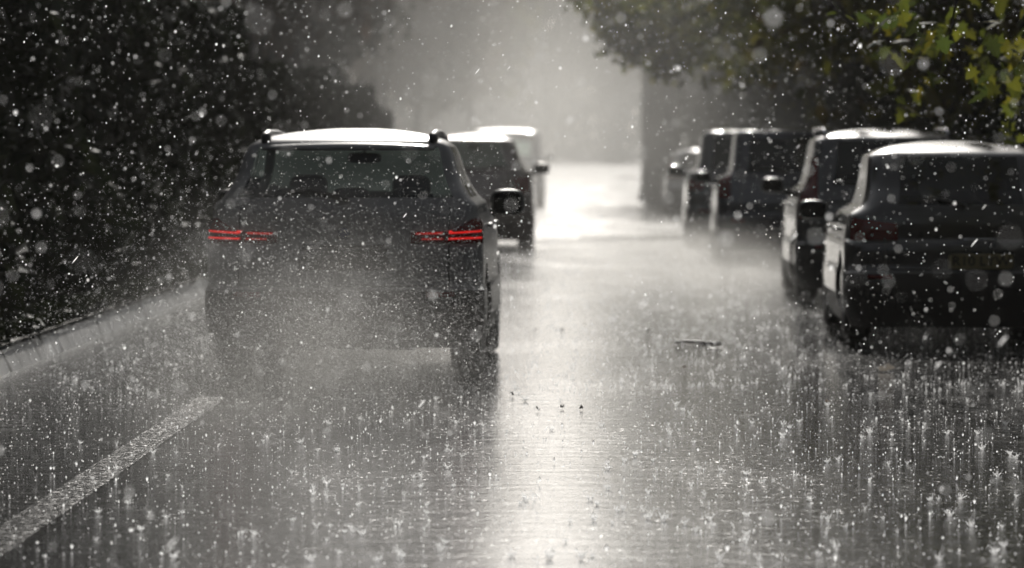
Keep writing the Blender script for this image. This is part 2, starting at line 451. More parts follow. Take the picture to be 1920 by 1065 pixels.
def make_car(name, label, loc, spec, rz=0, cat='car', group=None):
    car = empty(name, loc, rz); tag(car, label, cat, group)
    H, L, W, belt = spec['H'], spec['L'], spec['W'], spec['belt']
    sh = Shell(rows_for(H, L, W, belt, spec['wb'], spec['wr'], spec['rake'], spec['ycowl'], spec['ytop'], spec.get('hood', .98), spec.get('split', .57), spec.get('gt', .12), spec.get('tail', 0), spec.get('low', .13), spec.get('dm', 1)), spec.get('bow', .09), spec.get('rr', (.17, .12)))
    gt = H - spec.get('gt', .12); gb = belt + spec.get('sill', .06); split = spec.get('split', .57)
    rg = spec.get('rear_glass', .95); pil = spec.get('pillars', ((.34, .40), (.68, .73)))
    def cls(z, seg, t, c):
        if seg == 'rear':
            if z < split: return 'rear_bumper'
            if gb < z < gt and t < rg: return 'rear_window'
            return 'tailgate'
        if seg == 'corner':
            if z < split: return 'rear_bumper'
            return 'body'
        if seg == 'side':
            if gb < z < gt - .01 and spec.get('w0', .06) < t < .93 and not any(a < t < b for a, b in pil) and t < spec.get('w1', 1): return 'side_window'
            if z < .36: return 'side_sill'
            return 'body'
        if seg in ('front', 'fcorner'):
            if belt + .0 < z < gt and (seg == 'front' or t > .35): return 'windscreen'
            if z < .42: return 'front_bumper'
        return 'body'
    P = M[spec['paint']]; tr = M[spec.get('trim', 'plastic')]
    mats = dict(body=P, tailgate=P, rear_bumper=M[spec['bumper']] if 'bumper' in spec else P, rear_window=M[spec.get('rglass', 'glass')], side_window=M[spec.get('sglass', 'glass')], windscreen=M['glass'], side_sill=tr, front_bumper=tr)
    r = spec.get('R', .325); wheels = (spec.get('yw0', .82), L - spec.get('yw1', .88))
    made = sh.build(car, cls, mats, wheels, r)
    u = MB(); u.box((0, L / 2, .26), (W - .46, L - .5, .14)); u.box((0, L / 2, .42), (W - .30, wheels[1] - wheels[0] - .9, .30))
    for (x, y, dx, dy, dz) in ((-.35, .45, .3, .35, .06), (.12, .52, .4, .3, .05), (.38, .40, .16, .3, .05)): u.box((x, y, .19), (dx, dy, dz))
    u.tube([(.0, .9, .22), (0, L - 1, .22)], .05, 8); u.build('underbody', M['rubber'], car)
    for wy in wheels:
        for sx in (1, -1):
            liner = MB(); n = 14; vs = []
            for k in range(n + 1):
                a = PI * k / n
                for x in (sx * (W / 2 - .02), sx * (W / 2 - .30)): vs.append((x, wy + (r + .07) * math.cos(a), r + (r + .07) * math.sin(a)))
            liner.add(vs, [(2 * k, 2 * k + 1, 2 * k + 3, 2 * k + 2) for k in range(n)])
            liner.build('wheel_arch_liner', M['rubber'], car)
    for wy in wheels:
        for sx in (1, -1): make_wheel(car, sx * (W / 2 - .13), wy, r, sx, M['alloy'])
    # cabin
    d = MB(); d.rbox((0, spec['ycowl'] - .35, belt - .12), (W - .36, .55, .24), 4); dash = d.build('dashboard', M['interior'], car)
    for (x, y, b, hd) in ((-.36, 2.05, .56, True), (.36, 2.05, .56, True)): make_seat(car, x, y + spec.get('dy', 0), .36 + spec.get('dz', 0), b)
    for x in (-.40, 0, .40): make_seat(car, x, 1.15 + spec.get('dy', 0), .36 + spec.get('dz', 0), .48, .42, head=(x != 0 or spec.get('mid', True)))
    w = MB(); sx = .36; cy = spec['ycowl'] - .85
    w.tube([(sx + .18 * math.cos(a), cy + .05 * math.sin(a), belt - .08 + .17 * math.sin(a)) for a in [2 * PI * k / 20 for k in range(21)]], .015, 8, False)
    w.tube([(sx, cy + .2, belt - .15), (sx, cy, belt - .08)], .03, 8); w.build('steering_wheel', M['interior'], car)
    iv = MB(); iv.rbox((0, spec['ytop'] - .02, gt - .08), (.24, .05, .075), 4); iv.tube([(0, spec['ytop'] + .05, gt - .01), (0, spec['ytop'], gt - .06)], .012, 6); iv.build('interior_mirror', M['interior'], car)
    if 'mirror' in spec:
        my, mz = spec['mirror']
        for sd in (1, -1): make_mirror(car, sh, sd, my, mz, P, spec.get('mhw', W / 2 - .04), spec.get('msize', (.24, .11, .16)), spec.get('mgap', .03), M.get(spec.get('mmat', ''), P))
    # door handles
    for sd in (1, -1):
        for hy in spec.get('handles', (1.45, 2.45)):
            hx = sh.par(belt - .14)[2]
            h = MB(); h.rbox((sd * (hx + .018), hy, belt - .14), (.045, .20, .032), 4, 12, 8); h.build('door_handle', P, car)
    ps = spec.get('panel_seam', True)
    if ps:                                                          # tailgate shut line and rear reflectors
        sm = MB()
        for sd in (1, -1):
            pts = [sh.surf(sd * (spec.get('seam', .60)), z, .001) for z in np.linspace(split + .03, belt, 8)]
            sm.tube(pts, .005, 5)
        sm.tube([sh.surf(d_, split + .03, .001) for d_ in np.linspace(-spec.get('seam', .60), spec.get('seam', .60), 14)], .005, 5)
        sm.build('tailgate_seam', M['rubber'], car)
        for sd in (1, -1): sh.patch('reflector', M['lens_red'], car, sd * .55, sd * .74, lambda t: split - .045, lambda t: split - .01, .008)
        wp = MB(); wp.tube([sh.surf(.02, gb - .01, .03), sh.surf(-.2, gb + .05, .02), sh.surf(-.42, gb + .04, .02)], [.018, .01, .006], 6); wp.build('rear_wiper', M['plastic'], car)
    return car, sh, made

def text_mesh(txt, size, name, mat, parent, loc, rot, width=None):
    cu = bpy.data.curves.new(name, 'FONT'); cu.body = txt; cu.size = size; cu.align_x = 'CENTER'; cu.align_y = 'CENTER'; cu.extrude = .001
    t = bpy.data.objects.new(name, cu); C.objects.link(t)
    dg = bpy.context.evaluated_depsgraph_get(); me = bpy.data.meshes.new_from_object(t.evaluated_get(dg))
    bpy.data.objects.remove(t); me.materials.clear(); me.materials.append(mat)
    xs = [v.co.x for v in me.vertices]
    if width and xs:
        k = width / (max(xs) - min(xs))
        for v in me.vertices: v.co.x *= k
    o = bpy.data.objects.new(name, me); C.objects.link(o); o.location = loc; o.rotation_euler = rot; o.parent = parent
    return o

# --- the grey SUV in our lane
suv, sh, made = make_car('grey_suv', 'wet dark grey SUV with lit red tail lights driving away through its own spray', (-1.575, 28.85, 0),
    dict(H=1.645, L=4.45, W=1.84, belt=1.12, wb=.825, wr=.635, rake=.40, ycowl=3.12, ytop=2.15, paint='paint_suv', bumper='plastic', mirror=(2.78, 1.118), mhw=.84, msize=(.243, .12, .19), mgap=.03,
         mmat='plastic', R=.335, hood=1.0, sill=.06, rear_glass=.97, w0=.05, low=.185, pillars=((.30, .345), (.64, .68)), split=.57, gt=.125, seam=.70, dz=.06, handles=(1.35, 2.35), bow=.11, rr=(.17, .07), mid=True), R(-1.0))
for sd in (1, -1):
    lens = sh.patch('tail_light', M['lens_red'], suv, sd * .44, sd * .975, lambda t: .878 - .0 * t, lambda t: .962 + (.085 * max(0, min(1, (t - .5) / .28))), .018, 22, 5)
    for (z0, z1, a, b, k) in ((.932, .953, .46, .665, .003), (.899, .917, .50, .67, .001), (.930, .961, .68, .94, .016), (.894, .924, .675, .94, .008)):
        sh.patch('light_bar', M['lens_dim' if b < .68 else 'lens_lit'], lens, sd * a, sd * b, lambda t, z0=z0, k=k: z0 + k * t, lambda t, z1=z1, k=k: z1 + k * t, .024, 10, 2)
    rl = MB(); x = sd * .565
    rp = [(x, .62, 1.56), (x * 1.005, .72, 1.598), (x * 1.01, .95, 1.610), (x * 1.01, 1.5, 1.612), (x * 1.0, 2.0, 1.595), (x * .99, 2.25, 1.57), (x * .98, 2.35, 1.54)]
    rl.tube(rp, [.028, .03, .026, .024, .024, .026, .02], 10)
    rl.rbox((x, .68, 1.565), (.07, .20, .11), 3, 12, 8)
    rl.rbox((x, 2.28, 1.56), (.05, .16, .09), 3, 12, 8); rl.build('roof_rail', M['plastic'], suv)
sp = sh.patch('roof_spoiler', M['paint_suv'], suv, -.58, .58, lambda t: 1.495 + 0 * t, lambda t: 1.548 - .022 * (2 * t - 1) ** 2, .05, 24, 4)
sh.patch('brake_light', M['lens_red'], sp, -.14, .14, lambda t: 1.508, lambda t: 1.52, .056, 8, 1)
sh.patch('plate_recess', M['plastic'], suv, -.30, .30, lambda t: .70, lambda t: .845, -.0 + .004, 10, 2)
sh.patch('tailgate_handle', M['plastic'], suv, -.27, .27, lambda t: .852, lambda t: .876, .022, 10, 2)
b = MB(); c0 = sh.surf(0, .945, .012); nb = 24
b.add([(c0.x, c0.y - .006, c0.z)] + [(c0.x + .040 * math.cos(2 * PI * k / nb), c0.y, c0.z + .040 * math.sin(2 * PI * k / nb)) for k in range(nb)], [(0, 1 + (k + 1) % nb, 1 + k) for k in range(nb)])
b.build('badge', M['badge'], suv)
df = MB(); df.rbox((0, .14, .27), (1.0, .18, .10), 4); df.build('diffuser', M['plastic'], suv)
# driver, seen through the rear window
def person_in(car, x, y, z):
    bm = bmesh.new()
    pts = [(0, 0, 0), (0, -.02, .22), (0, -.03, .42), (0, -.02, .52), (0, .02, .60), (0, .03, .70), (-.19, -.02, .40), (-.25, .12, .18), (-.12, .36, .16), (.19, -.02, .40), (.25, .12, .18), (.12, .36, .16)]
    rad = [.16, .17, .15, .06, .085, .075, .07, .05, .04, .07, .05, .04]
    es = [(0, 1), (1, 2), (2, 3), (3, 4), (4, 5), (2, 6), (6, 7), (7, 8), (2, 9), (9, 10), (10, 11)]
    me = bpy.data.meshes.new('person'); me.from_pydata(pts, es, []); o = bpy.data.objects.new('person', me); C.objects.link(o)
    o.modifiers.new('skin', 'SKIN'); 
    for i, rr in enumerate(rad): me.skin_vertices[0].data[i].radius = (rr, rr)
    me.skin_vertices[0].data[0].use_root = True
    sb = o.modifiers.new('sub', 'SUBSURF'); sb.levels = 1; sb.render_levels = 2
    me.materials.append(M['interior'])
    dg = bpy.context.evaluated_depsgraph_get(); m2 = bpy.data.meshes.new_from_object(o.evaluated_get(dg)); m2.shade_smooth()
    bpy.data.objects.remove(o)
    o = link('person', m2); o.location = Vector(car.location) + Vector((x, y, z))
    return o
drv = person_in(suv, .36, 2.02, .60)
tag(drv, 'driver in dark clothing seen through the rear window of the grey SUV', 'person')

# --- parked cars at the right-hand kerb, and the traffic ahead
car_a, sa, _ = make_car('parked_hatchback', 'black hatchback parked nearest on the right with a yellow rear plate', (2.93, 33.5, 0),
    dict(H=1.565, L=4.35, W=1.80, belt=1.01, rr=(.26, .17), bow=.13, wb=.755, wr=.64, rake=.42, ycowl=3.05, ytop=2.15, paint='paint_black', mirror=(2.75, 1.0), rear_glass=.9, w0=.10, rglass='glass_dark', hood=.90, split=.55), group='cars parked at the right kerb')
pl = MB(); c = sa.surf(.13, .66, .016); pl.rbox((c.x, c.y, .64), (.50, .015, .115), 8, 16, 8); plate = pl.build('number_plate', M['plate'], car_a)
text_mesh('R10 LYW', .105, 'plate_text', M['plate_black'], plate, (c.x, c.y - .010, .64), (PI / 2, 0, 0), .44)
for sd in (1, -1):
    sa.patch('tail_light', M['lens_red'], car_a, sd * .50, sd * .90, lambda t: .80, lambda t: .93 + .05 * t, .014)
sa.patch('tailgate_handle', M['chrome'], car_a, -.0, .26, lambda t: .80, lambda t: .815, .018, 8, 2)

car_b, sb_, _ = make_car('parked_people_carrier', 'black people carrier with a flat silvery roof parked just ahead of the black hatchback', (3.01, 42.6, 0),
    dict(rr=(.24, .15), bow=.12, H=1.70, L=4.45, W=1.82, belt=1.08, wb=.80, wr=.66, rake=.30, ycowl=3.45, ytop=2.55, paint='paint_dark', mirror=(3.0, 1.12), rear_glass=.93, w0=.06, rglass='glass_dark', sglass='glass_dark', hood=1.0), group='cars parked at the right kerb')
for sd in (1, -1):
    sb_.patch('tail_light', M['lens_red'], car_b, sd * .70, sd * .93, lambda t: .82, lambda t: 1.42, .014, 10, 10)
    rl = MB(); rl.tube([(sd * .60, .55, 1.64), (sd * .61, .8, 1.69), (sd * .62, 2.2, 1.70), (sd * .61, 2.5, 1.65)], .02, 8); rl.build('roof_rail', M['chrome'], car_b)
car_c, sc_, _ = make_car('parked_estate', 'dark estate car with broad shoulders and upright red lights parked third along the right kerb', (2.72, 58, 0),
    dict(dm=.4, H=1.76, L=4.6, W=1.84, belt=1.12, wb=.72, wr=.62, rake=.22, ycowl=3.4, ytop=2.5, paint='paint_blue', mirror=(3.0, 1.1), rear_glass=.9, rglass='glass_dark', sglass='glass_dark', hood=1.0), group='cars parked at the right kerb')
for sd in (1, -1):
    sc_.patch('tail_light', M['lens_red'], car_c, sd * .74, sd * .96, lambda t: .84, lambda t: 1.20, .016, 8, 8)
car_d, sd_, _ = make_car('parked_saloon', 'charcoal car with a bright rear pillar parked just beyond the broad shouldered estate', (2.52, 66.5, 0),
    dict(dm=.4, H=1.78, L=4.4, W=1.82, belt=1.14, wb=.74, wr=.63, rake=.24, ycowl=3.3, ytop=2.4, paint='paint_dark', mirror=(2.95, 1.14), rear_glass=.9, sglass='glass_dark', rglass='glass_dark', hood=1.02), group='cars parked at the right kerb')
for sd in (1, -1):
    sd_.patch('tail_light', M['lens_red'], car_d, sd * .66, sd * .93, lambda t: .86, lambda t: 1.02, .014)
car_e, se_, _ = make_car('parked_silver_car', 'silver car gleaming beside the tall tree trunk, farthest of the parked cars', (2.78, 98, 0),
    dict(H=1.50, L=4.2, W=1.76, belt=.98, wb=.74, wr=.60, rake=.5, ycowl=3.0, ytop=2.1, paint='paint_silver', mirror=(2.7, 1.0), rglass='glass_dark', sglass='glass_dark', hood=.9), group='cars parked at the right kerb')
for sd in (1, -1):
    se_.patch('tail_light', M['lens_red'], car_e, sd * .5, sd * .92, lambda t: .78, lambda t: .92, .014)
car_f, sf_, _ = make_car('hazy_car', 'hazy dark car driving ahead of the grey SUV, its right mirror out', (-1.63, 64.6, 0),
    dict(rr=(.28, .2), bow=.13, H=1.72, L=4.4, W=1.84, belt=1.14, wb=.79, wr=.58, rake=.42, ycowl=3.15, ytop=2.2, paint='paint_red', mirror=(2.8, 1.18), mhw=.86, msize=(.25, .12, .17), hood=1.0, handles=(1.35, 2.4)))
for sd in (1, -1):
    sf_.patch('tail_light', M['lens_red'], car_f, sd * .62, sd * .92, lambda t: .82, lambda t: 1.08, .014)
car_g, sg_, _ = make_car('white_van', 'pale van with a bright roof farthest ahead in the traffic lane', (-1.92, 110, 0),
    dict(rr=(.22, .18), H=1.98, L=5.0, W=1.98, belt=1.20, wb=.92, wr=.84, rake=.12, ycowl=4.0, ytop=3.3, paint='paint_white', mirror=(3.5, 1.25), rear_glass=.85, w1=.0, hood=1.1, gt=.22, R=.34), cat='van')
for sd in (1, -1):
    sg_.patch('tail_light', M['lens_red'], car_g, sd * .86, sd * .98, lambda t: .8, lambda t: 1.15, .012)

# ------------------------------------------------------------------ ground
def sheet(name, x0, x1, y0, y1, z, mat, nx=1, ny=1):
    xs = np.linspace(x0, x1, nx + 1); ys = np.linspace(y0, y1, ny + 1)
    mb = MB(); mb.add([(x, y, z) for y in ys for x in xs], [(j * (nx + 1) + i, j * (nx + 1) + i + 1, (j + 1) * (nx + 1) + i + 1, (j + 1) * (nx + 1) + i) for j in range(ny) for i in range(nx)])
    return mb.build(name, mat, None, False)
tag(sheet('ground', -700, 700, -200, 1500, -.06, M['soil']), kind='structure')
tag(sheet('road', -3.84, 4.75, -30, 385, 0, M['road'], 4, 60), kind='structure')
tag(sheet('cross_road', -60, 60, 385.004, 396, 0, M['road'], 4, 4), kind='structure')
ln = sheet('lane_line', -2.325, -2.145, 4, 120, .004, M['line'], 1, 40); tag(ln, kind='structure')
k = MB(); y = 6.0; i = 0
while y < 384:
    l = .915; dx = random.uniform(-.006, .006); dz = random.uniform(-.008, .006)
    x1 = -3.84 + dx; x0 = x1 - .15; h = .15 + dz
    y1 = y + l - .012
    prof = [(x0, -.05), (x0, h), (x1 - .11, h), (x1 - .095, h - .006), (x1 - .085, h - .02), (x1, -.05)]
    vs = [(px, yy, pz) for yy in (y, y1) for px, pz in prof]; n = len(prof)
    k.add(vs, [(j, j + 1, n + j + 1, n + j) for j in range(n - 1)] + [tuple(range(n))[::-1], tuple(range(n, 2 * n))])
    y += l; i += 1
tag(k.build('kerb', M['kerb'], None, False), kind='structure')
k2 = MB(); k2.box((4.83, 190, .05), (.15, 388, .2)); tag(k2.build('kerb', M['kerb'], None, False), kind='structure')
def bank(name, xa, xb, y0, y1, h):                                   # rising verge behind the kerb
    nx, ny = 10, 90; mb = MB(); vs = []
    for j in range(ny + 1):
        for i in range(nx + 1):
            t = i / nx; x = xa + (xb - xa) * t; yy = y0 + (y1 - y0) * j / ny
            vs.append((x, yy, .18 + h * t ** 1.4 + .10 * t * noise.noise(Vector((x * .6, yy * .3, 0)))))
    fs = [(j * (nx + 1) + i, j * (nx + 1) + i + 1, (j + 1) * (nx + 1) + i + 1, (j + 1) * (nx + 1) + i) for j in range(ny) for i in range(nx)]
    mb.add(vs, fs); return tag(mb.build(name, M['soil'], None), kind='structure')
bank('verge', -3.905, -16, 0, 384, 1.6)
bank('verge', 4.91, 16, 0, 384, 1.2)

# ------------------------------------------------------------------ trees
def leaf_quads(cent, size, jit=.35, flat=.0):
    """leaf-shaped kites at the given centres with random turns"""
    n = len(cent)
    a = rng.normal(size=(n, 3)); a[:, 2] *= (1 - flat); a /= np.linalg.norm(a, axis=1)[:, None]
    b = rng.normal(size=(n, 3)); b -= (b * a).sum(1)[:, None] * a; b /= np.linalg.norm(b, axis=1)[:, None]
    s = size * (1 + jit * rng.normal(size=n)).clip(.4, 2)
    c = cent
    v = np.stack([c - a * s[:, None] * .5, c + b * s[:, None] * .33, c + a * s[:, None] * .6, c - b * s[:, None] * .33], 1).reshape(-1, 3)
    f = np.arange(n * 4).reshape(-1, 4)
    return v, f
def crown_points(n_clumps, per, rad, zc, rz, seed, spread=.85):
    g = np.random.default_rng(seed); pts = []
    for _ in range(n_clumps):
        d = g.normal(size=3); d /= np.linalg.norm(d); r = g.uniform(.45, 1.0) ** .6
        r *= .78 + .35 * noise.noise(Vector(d * 1.7) + Vector((seed * 3.1, 0, 0)))
        c = np.array([d[0] * rad * r, d[1] * rad * r, zc + d[2] * rz * r])
        pts.append(c + g.normal(size=(per, 3)) * spread * g.uniform(.5, 1.1) * np.array([.55, .55, .38]))
    return np.concatenate(pts)
def trunk_mesh(h, r0, seed, crown_r, z0):
    g = random.Random(seed); mb = MB()
    pts = [(0, 0, -.3), (0, 0, 0), (0, 0, .5)]; rr = [r0 * 1.5, r0 * 1.25, r0]
    x = y = 0
    for i in range(1, 7):
        x += g.uniform(-.12, .12); y += g.uniform(-.12, .12); pts.append((x, y, .5 + (h - .5) * i / 6)); rr.append(r0 * (1 - .72 * i / 6))
    mb.tube(pts, rr, 12)
    for _ in range(9):
        a = g.uniform(0, 2 * PI); z = g.uniform(z0 * .9, h * .8); l = crown_r * g.uniform(.5, .85)
        p = [(0, 0, z), (math.cos(a) * l * .4, math.sin(a) * l * .4, z + l * .25), (math.cos(a) * l, math.sin(a) * l, z + l * g.uniform(.35, .7))]
        mb.tube(p, [r0 * .42, r0 * .26, r0 * .06], 7)
        for _ in range(3):
            t = g.uniform(.4, .9); q = Vector(p[1]).lerp(Vector(p[2]), t); b = a + g.uniform(-1, 1)
            mb.tube([q, q + Vector((math.cos(b) * l * .35, math.sin(b) * l * .35, l * .2))], [r0 * .12, r0 * .03], 5)
    return mb
VAR = {}
def tree_variant(key, h, rad, rz, zc, leaf, n_cl, per, matname, seed, r0=.2):
    v, f = leaf_quads(crown_points(n_cl, per, rad, zc, rz, seed), leaf)
    cm = np_mesh('crown', v, f, M[matname]); tm = trunk_mesh(zc + rz * .5, r0, seed, rad, zc - rz * .8).mesh('trunk', M['bark'])
    VAR[key] = (tm, cm)
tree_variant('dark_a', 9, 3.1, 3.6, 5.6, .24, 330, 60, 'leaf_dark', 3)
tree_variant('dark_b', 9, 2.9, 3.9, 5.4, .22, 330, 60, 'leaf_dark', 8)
tree_variant('brown_a', 9, 3.4, 4.2, 5.9, .24, 330, 60, 'leaf_brown', 14)
tree_variant('olive_b', 9, 3.2, 4.2, 5.8, .22, 330, 60, 'leaf_olive', 27, .2)
tree_variant('olive_a', 9, 3.3, 3.8, 6.2, .22, 330, 60, 'leaf_olive', 21, .26)
tree_variant('far_a', 13, 5.5, 6.5, 8.5, .5, 260, 45, 'leaf_far', 31, .35)
def tree(name, key, x, y, label, sc=1.0, rz=0, group=None, sz=None, z=0):
    t = empty(name, (x, y, z), rz); t.scale = (sc, sc, sz or sc); tag(t, label, 'tree', group)
    for nm, me in zip(('trunk', 'crown'), VAR[key]): link(nm, me, t)
    return t
left = [  # x, y, kind, scale, label
    (-7.6, 29, 'dark_a', 1.0, 'almost black tree overhanging the kerb at the left edge, nearest on that side'),
    (-7.3, 36, 'dark_b', 1.0, 'black leafy tree just beyond the nearest one on the left verge'),
    (-7.2, 44, 'dark_a', 1.02, 'dark tree on the left verge above the start of the pale kerb'),
    (-7.2, 52, 'dark_b', 1.0, 'dark tree on the left verge between the black trees and the SUV roof'),
    (-7.2, 61, 'brown_a', .95, 'brownish dark tree rising behind the left roof rail of the SUV'),
    (-7.1, 71, 'brown_a', 1.0, 'russet tree in grey mist behind the left half of the SUV roof'),
    (-6.9, 83, 'brown_a', 1.12, 'russet hazy tree above the middle of the SUV roof'),
    (-7.1, 96, 'brown_a', 1.15, 'grey hazy tree deep in the left row beyond the russet trees'),
    (-6.7, 108, 'brown_a', 1.5, 'last hazy russet tree of the left row beside the bright gap'),
    (-8.2, 126, 'dark_a', 1.05, 'pale grey tree set back behind the last russet tree on the left')]
for i, (x, y, kd, sc, lb) in enumerate(left):
    tree('roadside_tree', kd, x - .25, y, lb, sc, i * 1.7, 'trees along the left verge', sz=sc * 1.25)
right = [
    (7.4, 47, 'olive_b', 1.0, 'dark olive tree standing behind the black people carrier on the right'),
    (6.9, 58, 'olive_b', 1.0, 'dark olive tree on the right verge behind the broad shouldered estate'),
    (6.1, 70, 'olive_a', 1.0, 'olive tinged tree above the third and fourth parked cars'),
    (7.0, 89, 'olive_b', 1.0, 'olive brown tree two before the thick straight trunk on the right'),
    (6.4, 100, 'olive_a', 1.0, 'yellowing tree overhanging the silver parked car')]
for i, (x, y, kd, sc, lb) in enumerate(right):
    tree('roadside_tree', kd, x - .8, y, lb, sc * 1.1, i * 2.3 + 1, 'trees along the right verge', sz=1.3, z=-1.2)
# thick straight trunk beside the bright road, with yellow-green boughs
bt = empty('thick_trunk_tree', (2.30, 124, 0)); tag(bt, 'tall tree with a thick straight grey trunk at the right edge of the bright road', 'tree', 'trees along the right verge')
tm = MB(); tm.tube([(0, 0, -.2), (0, 0, .0), (.0, 0, .5), (-.03, 0, 1.2), (-.06, 0, 2.2), (-.08, 0, 4.5), (-.06, 0, 10), (0, .1, 16)], [.9, .72, .62, .57, .55, .52, .42, .15], 24)
for a, z, l in ((2.9, 4.4, 2.4), (3.6, 5.2, 2.6), (1.2, 5.0, 2.8), (.3, 5.6, 3.0), (4.6, 6, 2.6), (5.4, 5.2, 2.6)):
    tm.tube([(0, 0, z), (math.cos(a) * l * .5, math.sin(a) * l * .5, z + .5), (math.cos(a) * l, math.sin(a) * l, z + .6)], [.2, .12, .03], 8)
tm.build('trunk', M['bark'], bt)
g = np.random.default_rng(5); cp = []
for _ in range(520):
    d = g.normal(size=3); d /= np.linalg.norm(d); r = g.uniform(.4, 1) ** .5
    c = np.array([2.2 + d[0] * 4.4 * r, d[1] * 4.0 * r, 11.5 + d[2] * 7.2 * r]); cp.append(c + g.normal(size=(45, 3)) * .5)
v, f = leaf_quads(np.concatenate(cp), .20); link('crown', np_mesh('crown', v, f, M['leaf_olive']), bt)

ab = empty('arching_tree', (5.6, 80, 0)); tag(ab, 'tree whose yellowing boughs arch over the road above the third and fourth parked cars', 'tree', 'trees along the right verge')
cp = []; tm = MB(); tm.tube([(0, 0, -.2), (0, 0, .4), (-.1, .1, 2.2), (-.3, 0, 4.5), (-.2, .2, 8)], [.36, .27, .22, .17, .04], 12)
for (px, py, s_) in ((1140, 20, .18), (1175, 50, .2), (1150, 75, .14), (1215, 45, .25), (1235, 85, .2), (1190, 95, .12), (1255, 60, .25), (1265, 120, .18), (1300, 95, .25), (1240, 125, .12), (1330, 40, .3), (1380, 130, .22), (1400, 60, .35), (1470, 30, .3), (1120, -10, .25), (1190, -10, .3), (1260, 5, .3), (1340, 0, .3), (1430, 100, .2), (1520, 70, .3), (1560, 20, .3)):
    p = at(px, py, 80) - Vector((5.6, 80, 0)); cp.append(np.array(p) + g.normal(size=(150, 3)) * np.array([s_, s_ * 2.2, s_]))
    q = Vector((-.3, 0, 4.4)); tm.tube([q, q.lerp(p, .5) + Vector((0, 0, .9)), p], [.07, .035, .008], 6)
for _ in range(260):
    d = g.normal(size=3); d /= np.linalg.norm(d); r = g.uniform(.3, 1) ** .5; cp.append(np.array([-.4 + d[0] * 3.4 * r, d[1] * 3.2 * r, 7.0 + d[2] * 2.9 * r]) + g.normal(size=(45, 3)) * .45)
tm.build('trunk', M['bark'], ab); v, f = leaf_quads(np.concatenate(cp), .17); link('crown', np_mesh('crown', v, f, M['leaf_yellow']), ab)

# near right tree whose lit boughs hang into the top right corner
nt_ = empty('overhanging_tree', (5.9, 29.5, 0)); tag(nt_, 'tree with drooping yellow green lobed leaves hanging over the black hatchback', 'tree', 'trees along the right verge')
tm = MB(); tm.tube([(0, 0, -.2), (0, 0, .5), (-.1, 0, 2), (-.2, -.1, 4.2), (-.1, 0, 7)], [.32, .24, .2, .16, .04], 14)
for pts in ([(-.1, 0, 2.1), (-1.4, -.6, 3.1), (-2.6, -1.0, 2.9), (-3.6, -1.2, 2.45)], [(-.15, 0, 2.8), (-1.6, -.9, 3.5), (-3.0, -1.4, 3.1), (-3.5, -1.5, 2.5), (-3.55, -1.5, 2.2)], [(-.2, 0, 3.2), (-1.2, -.4, 3.6), (-2.4, -.6, 3.0), (-2.9, -.8, 2.3), (-3.0, -.8, 1.7)], [(-.2, 0, 3.8), (1, .4, 5)], [(-.2, 0, 4), (-.5, 1.5, 5.2)]):
    tm.tube(pts, [.09, .06, .035, .015, .008][:len(pts)], 7)
tm.build('trunk', M['bark'], nt_)
def lobed_leaf(mb, c, size, q):
    prof = [(0, -.5), (.12, -.28), (.42, -.42), (.30, -.12), (.52, .08), (.26, .10), (.22, .30), (.0, .58), (-.22, .30), (-.26, .10), (-.52, .08), (-.30, -.12), (-.42, -.42), (-.12, -.28)]
    o = len(mb.v); mb.v.append(tuple(c + q @ Vector((0, 0, .04 * size))))
    for x, y in prof: mb.v.append(tuple(c + q @ Vector((x * size, y * size, -.10 * size * abs(x)))))
    n = len(prof)
    for i in range(n): mb.f.append((o, o + 1 + i, o + 1 + (i + 1) % n))
lm = MB(); gg = random.Random(4)
def leaf_at(px, py, D, size, droop=.8):
    p = at(px, py, D) - Vector(nt_.location)
    q = (Matrix.Rotation(gg.uniform(0, 2 * PI), 3, 'Z') @ Matrix.Rotation(R(90) * droop + gg.uniform(-.6, .6), 3, 'X') @ Matrix.Rotation(gg.uniform(-.8, .8) + PI, 3, 'Z'))
    lobed_leaf(lm, p, size, q)
clus = [(1880, 130, 34, 11), (1900, 90, 30, 8), (1840, 60, 40, 8), (1790, 20, 45, 9), (1890, 20, 40, 9), (1740, 85, 30, 8), (1700, 40, 40, 8), (1650, 15, 35, 6), (1685, 45, 22, 5), (1630, 30, 20, 5), (1715, 150, 30, 7), (1735, 105, 18, 6), (1690, 120, 16, 4),
        (1705, 215, 12, 4), (1720, 180, 12, 3), (1890, 205, 7, 5), (1888, 240, 5, 3), (1830, 150, 25, 5), (1845, 170, 12, 4), (1860, 100, 20, 5), (1910, 165, 15, 4), (1650, 90, 14, 3), (1590, 15, 25, 4), (1910, 262, 8, 2)]
for (px, py, sp, n) in clus:
    for _ in range(int(n * 1.2)): leaf_at(px + gg.gauss(0, sp), py + gg.gauss(0, sp * .75), gg.uniform(29, 34), gg.uniform(.08, .17), gg.uniform(.3, 1))
for _ in range(2600):                                                # the rest of the crown above the picture
    a = gg.uniform(0, 2 * PI); r = 3.1 * gg.random() ** .5; z = gg.uniform(2.7, 7.2)
    p = Vector((math.cos(a) * r - .7, math.sin(a) * r - .3, z))
    q = Matrix.Rotation(gg.uniform(0, 2 * PI), 3, 'Z') @ Matrix.Rotation(gg.uniform(.3, 2), 3, 'X')
    lobed_leaf(lm, p, gg.uniform(.12, .22), q)
lm.build('crown', M['leaf_yellow'], nt_, False)

